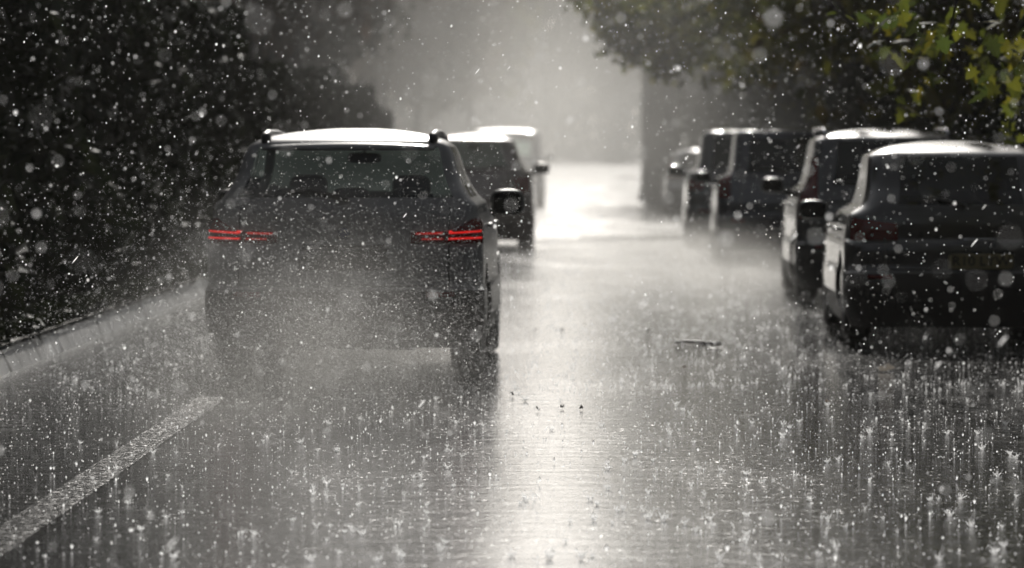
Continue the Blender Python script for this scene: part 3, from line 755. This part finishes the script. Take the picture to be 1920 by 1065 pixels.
# hedges behind the kerbs
def hedge(name, label, x0, x1, y0, y1, h, n, leaf, mat, seed, fade=0):
    g = np.random.default_rng(seed)
    yy = g.uniform(y0, y1, n); t = g.random(n); face = g.random(n)
    hh = np.array([h * (.82 + .3 * noise.noise(Vector((y_ * .22, seed, 0)))) * min(1, .35 + (y1 - y_) / 45) * (1 - fade * min(1, max(0, (y_ - 42) / 20))) for y_ in yy])
    top = g.random(n) < .22
    sgn = 1 if x1 > x0 else -1
    d = np.abs(g.normal(size=n)) * .35
    zz = np.where(top, hh - d * .5, t ** .9 * hh)
    bul = np.array([.55 * noise.noise(Vector((y_ * .3, z_ * .7, seed))) + .15 * noise.noise(Vector((y_ * 1.6, z_ * 2.1, seed))) for y_, z_ in zip(yy, zz)])
    xx = np.where(top, x0 + (x1 - x0) * g.random(n), x0 + sgn * (d + bul))
    base = Vector(((x0 + x1) / 2, (y0 + y1) / 2, 0))
    c = np.stack([xx - base.x, yy - base.y, zz + .05], 1)
    v, f = leaf_quads(c, leaf)
    o = link(name, np_mesh(name, v, f, M[mat])); o.location = base; tag(o, label, 'hedge')
    st = MB(); q = random.Random(seed); yk = y0 + .4
    while yk < y1:
        xk = x0 + (x1 - x0) * q.uniform(.3, .7)
        st.tube([(xk - base.x, yk - base.y, 0), (xk - base.x + q.uniform(-.2, .2), yk - base.y + q.uniform(-.2, .2), h * .75)], [.05, .015], 5); yk += q.uniform(.7, 1.3)
    st.build('stems', M['bark'], o)
    return o
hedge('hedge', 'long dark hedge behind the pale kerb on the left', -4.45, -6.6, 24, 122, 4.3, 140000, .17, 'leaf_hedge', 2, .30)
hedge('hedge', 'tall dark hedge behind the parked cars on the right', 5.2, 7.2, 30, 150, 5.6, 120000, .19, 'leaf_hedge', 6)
bu = empty('bush', (5.4, 129, 0)); tag(bu, 'dark tall bush just behind the thick straight trunk', 'bush')
v, f = leaf_quads(crown_points(300, 60, 3.2, 3.2, 3.6, 41), .22); link('foliage', np_mesh('foliage', v, f, M['leaf_hedge']), bu)
sb2 = MB(); [sb2.tube([(0, 0, 0), (math.cos(a) * 1.2, math.sin(a) * 1.2, 3.5)], [.09, .03], 6) for a in (0, 1.3, 2.6, 3.9, 5.2)]; sb2.build('stems', M['bark'], bu)
# trees closing the view far down the road
far = [(-33, 335, 1.2, 'grey misty tree far off, beyond the left end of the road'), (-22, 352, 1.05, 'misty tree far off above the roof of the white van'), (-14, 413, 1.0, 'faint tree beside the pale distant house'),
       (-4.5, 414, .80, 'low faint tree just right of the distant house'), (3.5, 414, .85, 'faint tree closing the road straight ahead'), (9, 420, 1.0, 'faint taller tree behind the end of the road, right of its middle'), (13, 400, 1.0, 'hazy tree at the far right end of the road'), (21, 360, 1.1, 'misty tree just left of the thick straight trunk, far off'),
       (32, 345, 1.0, 'far misty tree hidden mostly behind the thick straight trunk')]
for i, (x, y, sc, lb) in enumerate(far): tree('distant_tree', 'far_a', x, y, lb, sc * 1.75, i * 1.1, 'distant trees closing the road')
for i, (x, y, sc, kd, lb) in enumerate(((-7.6, 205, 1.25, 'brown_a', 'misty tree left of the road between the russet row and the far trees'), (-6.6, 262, 1.4, 'olive_a', 'pale greenish tree in the mist above the white van'), (6.3, 232, 1.45, 'brown_a', 'pale brownish tree in the mist just left of the thick trunk'), (7.4, 182, 1.2, 'olive_b', 'misty tree hidden mostly by the thick trunk, beyond it'))):
    tree('roadside_tree', kd, x, y, lb, sc, i * 1.9, 'misty trees farther up the street')
g = np.random.default_rng(17); n = 40000
v, f = leaf_quads(np.stack([g.uniform(-45, 45, n), g.uniform(-.8, .8, n) + 2, (8 + 2 * np.sin(np.arange(n) % 97)) * g.random(n) ** .9 + .1], 1), .55)
o = link('hedge', np_mesh('hedge', v, f, M['leaf_far'])); o.location = (0, 408, 0); tag(o, 'faint tall far hedge across the end of the road', 'hedge')
# unseen foliage behind the viewer, added to darken what car backs and windows mirror
n = 26000
pw = np.stack([g.uniform(-40, 40, n), -g.random(n) * 4, 26 * g.random(n) ** .9], 1)
n = 36000; pw = np.concatenate([pw, np.stack([g.uniform(-26, 26, n), g.uniform(0, 30, n), g.uniform(11.5, 16, n)], 1)])   # canopy added overhead to block the sky behind
v, f = leaf_quads(pw, .95)
o = link('added_foliage', np_mesh('added_foliage', v, f, M['leaf_dark'])); o.location = (0, -22, 0); tag(o, 'unseen dark foliage added behind and above the viewer to block the sky', 'wood', kind='stuff')
# pale house in the haze
hs = empty('distant_house', (-8.3, 406, 0)); tag(hs, 'pale house with a light roof barely visible through the haze above the van', 'house')
w = MB(); w.box((0, 0, 4.6), (9, 7, 9.2)); wall = w.build('wall', M['wall'], hs, False)
rf = MB(); rf.add([(-5, -4, 9.2), (5, -4, 9.2), (5, 4, 9.2), (-5, 4, 9.2), (-5, 0, 12.2), (5, 0, 12.2)], [(0, 1, 5, 4), (2, 3, 4, 5), (1, 2, 5), (3, 0, 4), (3, 2, 1, 0)]); roof = rf.build('roof', M['rooftile'], hs, False)
ch = MB(); ch.box((3.6, 0, 12.4), (.9, .9, 1.8)); ch.box((3.6, 0, 13.35), (1.05, 1.05, .12)); ch.build('chimney', M['wall'], roof, False)
for x in (-2.6, 0, 2.6):
    for z in (5.0, 7.6):
        wn = MB(); wn.box((x, -3.53, z), (1.3, .10, 1.5)); wo = wn.build('window', M['frame'], hs, False)
        pn = MB(); pn.box((x - .31, -3.59, z), (.52, .02, 1.28)); pn.box((x + .31, -3.59, z), (.52, .02, 1.28)); pn.build('pane', M['glass_dark'], wo, False)

n = 26000                                                              # rough grass over the top of the left kerb
gx_ = np.abs(g.normal(size=n)) * .22; yy_ = g.uniform(8, 130, n)
v, f = leaf_quads(np.stack([-3.93 - gx_, yy_, .17 + .10 * g.random(n)], 1), .09)
tag(link('verge_grass', np_mesh('verge_grass', v, f, M['leaf_hedge'])), 'dark rough grass along the top of the left kerb', 'grass', kind='stuff')

# ------------------------------------------------------------------ debris on the road
def twig(px0, px1, py):
    a, b_ = road_at(px0, py), road_at(px1, py); mb = MB(); c = (a + b_) / 2
    pts = [(a - c).lerp(b_ - c, t) + Vector((0, .02 * math.sin(9 * t), .012 + .006 * math.sin(5 * t))) for t in np.linspace(0, 1, 8)]
    mb.tube(pts, [.008, .012, .013, .013, .013, .014, .013, .010], 7)
    o = mb.build('twig', M['twig'], None); o.location = c; return tag(o, 'straight dark twig lying on the wet road left of the parked people carrier', 'twig')
twig(1266, 1352, 645)
def fallen(px, py, wpx, mat, label, group='fallen leaves on the wet road', curl=.02):
    c = road_at(px, py); D = c.y; s = wpx / FPX * D; mb = MB()
    n = 12; gx = random.Random(int(px)); vs = [(0, 0, .012)]
    for k_ in range(n):
        a = 2 * PI * k_ / n; rr = .5 * s * (1 if k_ % 2 else .72); vs.append((rr * math.cos(a), rr * 1.6 * math.sin(a), .006 + curl * gx.random()))
    mb.add(vs, [(0, 1 + k_, 1 + (k_ + 1) % n) for k_ in range(n)])
    o = mb.build('fallen_leaf', mat, None, False); o.location = c; o.rotation_euler.z = gx.uniform(0, 3) * .0; return tag(o, label, 'leaf', group)
fallen(1340, 655, 32, M['twig'], 'dark soaked leaf just below the twig', curl=.015)
fallen(1662, 698, 36, M['pale_leaf'], 'pale curled leaf in front of the black hatchback', curl=.06)
fallen(1553, 756, 12, M['fallen'], 'small reddish brown leaf in the pale reflection of the hatchback')
for (px, py, lb) in ((1009, 773, 'tiny black leaf on the bright strip, nearest the SUV'), (1054, 768, 'tiny black leaf, middle one of three on the bright strip'), (1090, 770, 'tiny black leaf, right one of three on the bright strip'), (1003, 622, 'dark speck of leaf on the bright strip beside the SUV flank'), (1054, 622, 'dark speck of leaf at the middle of the bright strip beside the SUV'), (1214, 625, 'dark leaf on the grey water left of the twig'), (960, 745, 'tiny black leaf close behind the right rear wheel of the SUV')):
    fallen(px, py, 9, M['twig'], lb, curl=.03)
fallen(1283, 692, 10, M['fallen'], 'small brown leaf with a white drop below the twig')

# ------------------------------------------------------------------ rain, splashes and spray
OCT_V = np.array([(1, 0, 0), (-1, 0, 0), (0, 1, 0), (0, -1, 0), (0, 0, 1), (0, 0, -1)], float)
OCT_F = np.array([(0, 2, 4), (2, 1, 4), (1, 3, 4), (3, 0, 4), (2, 0, 5), (1, 2, 5), (3, 1, 5), (0, 3, 5)])
def ico():
    bm = bmesh.new(); bmesh.ops.create_icosphere(bm, subdivisions=1, radius=1); v = np.array([x.co[:] for x in bm.verts]); f = np.array([[q.index for q in p.verts] for p in bm.faces]); bm.free(); return v, f
ICO_V, ICO_F = ico()
def drops(name, pos, rad, stretch, mat, base='ico', label=None, cat=None):
    bv, bf = (ICO_V, ICO_F) if base == 'ico' else (OCT_V, OCT_F)
    n = len(pos); sc = np.stack([rad, rad, rad * stretch], 1)
    v = (pos[:, None, :] + bv[None] * sc[:, None, :]).reshape(-1, 3)
    f = (bf[None] + (np.arange(n) * len(bv))[:, None, None]).reshape(-1, 3)
    o = link(name, np_mesh(name, v, f, mat, True)); return tag(o, label, cat, kind='stuff')
def frustum(n, d0, d1, mx=1.25, my=1.2, power=3):
    u = rng.random(n); D = (d0 ** power + u * (d1 ** power - d0 ** power)) ** (1 / power)
    px = 960 + (rng.random(n) - .5) * 1920 * mx; py = 532 + (rng.random(n) - .5) * 1065 * my
    p = np.stack([(px - VX) / FPX * D, D, CAMZ - (py - VY) / FPX * D], 1)
    return p[p[:, 2] > .02]
p = np.concatenate([frustum(24000, 5, 46, power=2.8), frustum(90, 3.6, 11, power=2)])
blocked = (np.abs(p[:, 0] + 1.56) < .95) & (p[:, 1] > 28.7) & (p[:, 1] < 33.4) & (p[:, 2] < 1.68)
p = p[~blocked]
rad = .0023 * np.exp(rng.normal(size=len(p)) * .42)
drops('rain', p, rad, np.clip(rng.normal(1.15, .2, len(p)), .8, 1.8), M['water'], label='white backlit raindrops falling through the whole scene', cat='rain')
# heavier drops shaken off the boughs, falling aslant
n = 26
pp = np.concatenate([frustum(n, 11, 30, power=2)]); mb = MB()
for q in pp:
    l = random.uniform(.012, .03); mb.tube([q - np.array([l * .5, 0, l * .6]), q - np.array([l * .2, 0, l * .24]), q + np.array([l * .2, 0, l * .24]), q + np.array([l * .5, 0, l * .6])], [.0006, .0026, .003, .0012], 7)
tag(mb.build('slanting_rain', M['water'], None), 'few long slanting drops of rain', 'rain', kind='stuff')
# spray thrown up behind the SUV
n = 60000
D = 28.6 - np.abs(rng.normal(size=n)) * 2.6; keep = D > 20
x = -1.56 + rng.normal(size=n) * .85; z = np.abs(rng.normal(size=n)) * (.42 + .05 * (28.6 - D)) ; 
p = np.stack([x, D, z], 1)[keep & (z < 1.5)]
drops('tyre_spray', p, .0012 * np.exp(rng.normal(size=len(p)) * .45), np.ones(len(p)), M['water'], 'oct', label='fine spray thrown up behind the tyres of the grey SUV', cat='spray')
# low splash droplets bouncing off the whole road
n = 42000
D = (15 ** .9 + rng.random(n) * (70 ** .9 - 15 ** .9)) ** (1 / .9)
x = rng.uniform(-3.7, 4.6, n); z = np.abs(rng.normal(size=n)) * .03
drops('splash_droplets', np.stack([x, D, z + .004], 1), .0019 * np.exp(rng.normal(size=n) * .5), np.clip(rng.normal(1.5, .5, n), .8, 3.5), M['water'], 'oct', label='tiny droplets bouncing off the wet road surface', cat='splash')

def crown_mesh(seed):
    g = random.Random(seed); mb = MB(); r0 = g.uniform(.007, .012); n = g.randint(8, 13)
    nn = 14; vs = []
    for lev, (rr, zz) in enumerate(((r0 * 1.15, 0), (r0, .006), (r0 * 1.1, .013))):
        for k_ in range(nn): a = 2 * PI * k_ / nn; vs.append((rr * math.cos(a), rr * math.sin(a), zz * (1 + .3 * math.sin(3 * a + seed))))
    mb.add(vs, [(l * nn + k_, l * nn + (k_ + 1) % nn, (l + 1) * nn + (k_ + 1) % nn, (l + 1) * nn + k_) for l in range(2) for k_ in range(nn)])
    part_ = g.uniform(.35, 1) if seed % 2 else 1
    for k_ in range(n):
        if g.random() > part_: continue
        a = 2 * PI * (k_ + g.uniform(-.45, .45)) / n; h = g.uniform(.004, .022) * g.uniform(.5, 1.2); o_ = g.uniform(.004, .013)
        p0 = Vector((r0 * math.cos(a), r0 * math.sin(a), .010)); p1 = Vector(((r0 + o_ * .45) * math.cos(a), (r0 + o_ * .45) * math.sin(a), .01 + h * .6)); p2 = Vector(((r0 + o_) * math.cos(a), (r0 + o_) * math.sin(a), .01 + h))
        mb.tube([p0, p1, p2], [.0036, .0024, .0015], 5)
        mb.rbox(p2 + Vector((o_ * .1 * math.cos(a), o_ * .1 * math.sin(a), .003)), (.0058, .0058, .0064), 2, 7, 5)
        for _ in range(g.randint(0, 3)):
            q = p2 * 1.0 + Vector((g.uniform(.004, .02) * math.cos(a), g.uniform(.004, .02) * math.sin(a), g.uniform(-.006, .03))); mb.rbox(q, (.0042, .0042, .0046), 2, 6, 4)
    if g.random() < .5: mb.tube([(0, 0, 0), (g.uniform(-.004, .004), 0, g.uniform(.02, .05))], [.0045, .0016], 6)
    for _ in range(6): mb.rbox((g.gauss(0, .022), g.gauss(0, .022), g.uniform(.004, .05)), (.004, .004, .0045), 2, 6, 4)
    return mb.mesh('crown_splash', M['splash'])
CM = [crown_mesh(s_) for s_ in range(24)]
gs = random.Random(23); spots = []
for (px, py) in ((1215, 975), (1327, 948), (1155, 962), (1378, 990), (1398, 1020), (1424, 1050), (1312, 880), (1287, 985), (1435, 905), (1473, 955), (1240, 830), (1130, 800), (1305, 832), (1227, 866), (1190, 858), (1256, 815), (1170, 868), (1700, 870), (1632, 815), (1780, 815), (1408, 795), (1468, 800), (1830, 815), (1905, 860), (1742, 940), (1685, 1000), (660, 1000), (740, 985), (545, 890), (930, 900), (310, 975), (455, 1005), (850, 915), (610, 935)):
    spots.append((px + gs.uniform(-3, 3), py))
while len(spots) < 220:
    px = gs.uniform(560, 1915) if gs.random() < .8 else gs.uniform(100, 1000); py = 700 + 360 * gs.random() ** 1.0
    spots.append((px, py))
for i, (px, py) in enumerate(spots):
    c = road_at(px, py)
    if abs(c.x + 1.56) < 1 and c.y > 27: continue
    o = link('crown_splash', CM[i % 24]); o.location = c; o.rotation_euler.z = gs.uniform(0, 6)
    s_ = gs.uniform(.38, .9); o.rotation_euler.x = gs.gauss(0, .22); o.scale = (s_, s_, s_ * gs.uniform(.8, 1.25))
    tag(o, 'white crown splash of a raindrop on the wet road', 'splash', 'crown splashes on the wet road')
# farther splashes that merge into one dancing layer
mb = []
n = 1500
vsum = []; fsum = []; off = 0
for i in range(n):
    D = gs.uniform(27, 75); x = gs.uniform(-.4, 3.6) if gs.random() < .75 else gs.uniform(-3.6, 3.6)
    if abs(x + 1.56) < 1.0 and 27.5 < D < 34: continue
    if x > 1.75 and D > 29: continue
    h = gs.uniform(.02, .06) * (D / 45) ** .7; r = gs.uniform(.003, .007)
    for _ in range(3):
        ox = gs.gauss(0, .018); hh = h * gs.uniform(.4, 1); lean = gs.gauss(0, .012)
        base = np.array([x + ox, D, 0]); k_ = 5
        for (zz, rr, l) in ((0, r, 0), (hh * .55, r * .55, lean * .5), (hh, r * .25, lean)):
            for a in range(k_): vsum.append(base + np.array([l + rr * math.cos(2 * PI * a / k_), rr * math.sin(2 * PI * a / k_), zz]))
        for l in range(2):
            for a in range(k_): fsum.append((off + l * k_ + a, off + l * k_ + (a + 1) % k_, off + (l + 1) * k_ + (a + 1) % k_, off + (l + 1) * k_ + a))
        off += 3 * k_
tag(link('distant_splashes', np_mesh('distant_splashes', np.array(vsum), np.array(fsum), M['splash'], True)), 'dense splashes dancing on the farther wet road', 'splash', kind='stuff')

# ------------------------------------------------------------------ air: even haze over everything, and thicker spray where the wheels and the rain stir it up
def vol_even(dens, col=(.95, .93, .89), g=.35):
    m, nt, N, L = new_mat('haze_air'); v = N.new('ShaderNodeVolumePrincipled')
    v.inputs['Color'].default_value = (*col, 1); v.inputs['Density'].default_value = dens; v.inputs['Anisotropy'].default_value = g
    out(nt, v.outputs[0], 'Volume'); return m
def vol_cloud(name, dens, g=.35, nscale=2.2, lo=.25):
    m, nt, N, L = new_mat(name); v = N.new('ShaderNodeVolumePrincipled'); v.inputs['Color'].default_value = (.95, .94, .91, 1); v.inputs['Anisotropy'].default_value = g
    tc = N.new('ShaderNodeTexCoord'); ln_ = N.new('ShaderNodeVectorMath'); ln_.operation = 'LENGTH'; L.new(tc.outputs['Object'], ln_.inputs[0])
    fall = N.new('ShaderNodeMapRange'); fall.inputs[1].default_value = 1.0; fall.inputs[2].default_value = .15; fall.inputs[3].default_value = 0; fall.inputs[4].default_value = 1; fall.interpolation_type = 'SMOOTHSTEP'; L.new(ln_.outputs['Value'], fall.inputs[0])
    nz = N.new('ShaderNodeTexNoise'); nz.inputs['Scale'].default_value = nscale; nz.inputs['Detail'].default_value = 2; L.new(tc.outputs['Object'], nz.inputs['Vector'])
    nr = N.new('ShaderNodeMapRange'); nr.inputs[1].default_value = .3; nr.inputs[2].default_value = .7; nr.inputs[3].default_value = lo; nr.inputs[4].default_value = 1.3; L.new(nz.outputs[0], nr.inputs[0])
    mu = N.new('ShaderNodeMath'); mu.operation = 'MULTIPLY'; L.new(fall.outputs[0], mu.inputs[0]); L.new(nr.outputs[0], mu.inputs[1])
    m2 = N.new('ShaderNodeMath'); m2.operation = 'MULTIPLY'; L.new(mu.outputs[0], m2.inputs[0]); m2.inputs[1].default_value = dens
    L.new(m2.outputs[0], v.inputs['Density']); out(nt, v.outputs[0], 'Volume'); return m
hz = MB(); hz.box((0, 245, 9.5), (160, 530, 21)); hz = hz.build('haze', vol_even(.0002), None, False); tag(hz, kind='stuff')
def cloud(loc, half, dens, label, **kw):
    mb = MB(); mb.rbox((0, 0, 0), (2, 2, 2), 2, 24, 14); o = mb.build('spray_mist', vol_cloud('spray_mist_air', dens, **kw), None)
    o.location = loc; o.scale = half; return tag(o, label, 'mist', kind='stuff')
cloud((-1.6, 24.4, .2), (1.4, 2.9, 1.3), .10, 'white spray hanging behind the grey SUV')
cloud((-1.5, 92, 1.0), (9, 46, 8), .0115, 'spray hanging over the road beyond the hazy car ahead')
cloud((1.2, 54, .0), (2.4, 18, .75), .10, 'low white rain spray over the road beside the parked cars')
cloud((0, 200, 2.0), (16, 150, 11), .0034, 'thick pale spray filling the road in the distance', g=.2)

# ------------------------------------------------------------------ light, sky, camera
SUN_EL, SUN_AZ = R(27), R(-.3)                                          # azimuth measured left of straight ahead
sun = bpy.data.lights.new('sun', 'SUN'); sun.energy = 5.0; sun.angle = R(.5); sun.color = (1, .955, .89)
so = bpy.data.objects.new('sun', sun); C.objects.link(so)
d = Vector((-math.sin(SUN_AZ) * math.cos(SUN_EL), math.cos(SUN_AZ) * math.cos(SUN_EL), math.sin(SUN_EL)))
so.rotation_euler = d.to_track_quat('Z', 'Y').to_euler()
W = bpy.data.worlds.new('World'); S.world = W; W.use_nodes = True
nt = W.node_tree; nt.nodes.clear(); N = nt.nodes; L = nt.links
sky = N.new('ShaderNodeTexSky'); sky.sky_type = 'NISHITA'; sky.sun_disc = False; sky.sun_elevation = SUN_EL; sky.sun_rotation = -SUN_AZ
sky.dust_density = 3.0; sky.air_density = 1.2
hs_ = N.new('ShaderNodeHueSaturation'); hs_.inputs['Saturation'].default_value = .25; L.new(sky.outputs[0], hs_.inputs['Color'])
bg = N.new('ShaderNodeBackground'); bg.inputs[1].default_value = .105; L.new(hs_.outputs[0], bg.inputs[0])
wo = N.new('ShaderNodeOutputWorld'); L.new(bg.outputs[0], wo.inputs[0])

cam = bpy.data.cameras.new('camera'); co = bpy.data.objects.new('camera', cam); C.objects.link(co); S.camera = co
cam.sensor_width = 36; cam.lens = 36 * FPX / 1920; cam.clip_start = .5; cam.clip_end = 3000
co.location = (0, 0, CAMZ)
yaw = math.atan((VX - 960) / FPX); pit = math.atan((532.5 - VY) / FPX)
co.rotation_euler = (PI / 2 - pit, 0, yaw)
cam.dof.use_dof = True; cam.dof.focus_distance = 21.5; cam.dof.aperture_fstop = cam.lens / 48.0

S.view_settings.view_transform = 'Standard'; S.view_settings.look = 'None'; S.view_settings.exposure = -0.5; S.view_settings.gamma = 1
cy = S.cycles
cy.max_bounces = 8; cy.diffuse_bounces = 2; cy.glossy_bounces = 3; cy.transmission_bounces = 4; cy.transparent_max_bounces = 12; cy.volume_bounces = 1
cy.sample_clamp_indirect = 3; cy.sample_clamp_direct = 0
cy.use_denoising = True; cy.denoiser = 'OPENIMAGEDENOISE'; cy.denoising_input_passes = 'RGB_ALBEDO_NORMAL'; cy.denoising_prefilter = 'ACCURATE'; cy.denoiser = "OPENIMAGEDENOISE"; cy.denoising_input_passes = "RGB_ALBEDO_NORMAL"; cy.denoising_prefilter = "ACCURATE"
cy.volume_step_rate = 1; cy.volume_max_steps = 128
cy.caustics_reflective = False; cy.caustics_refractive = False
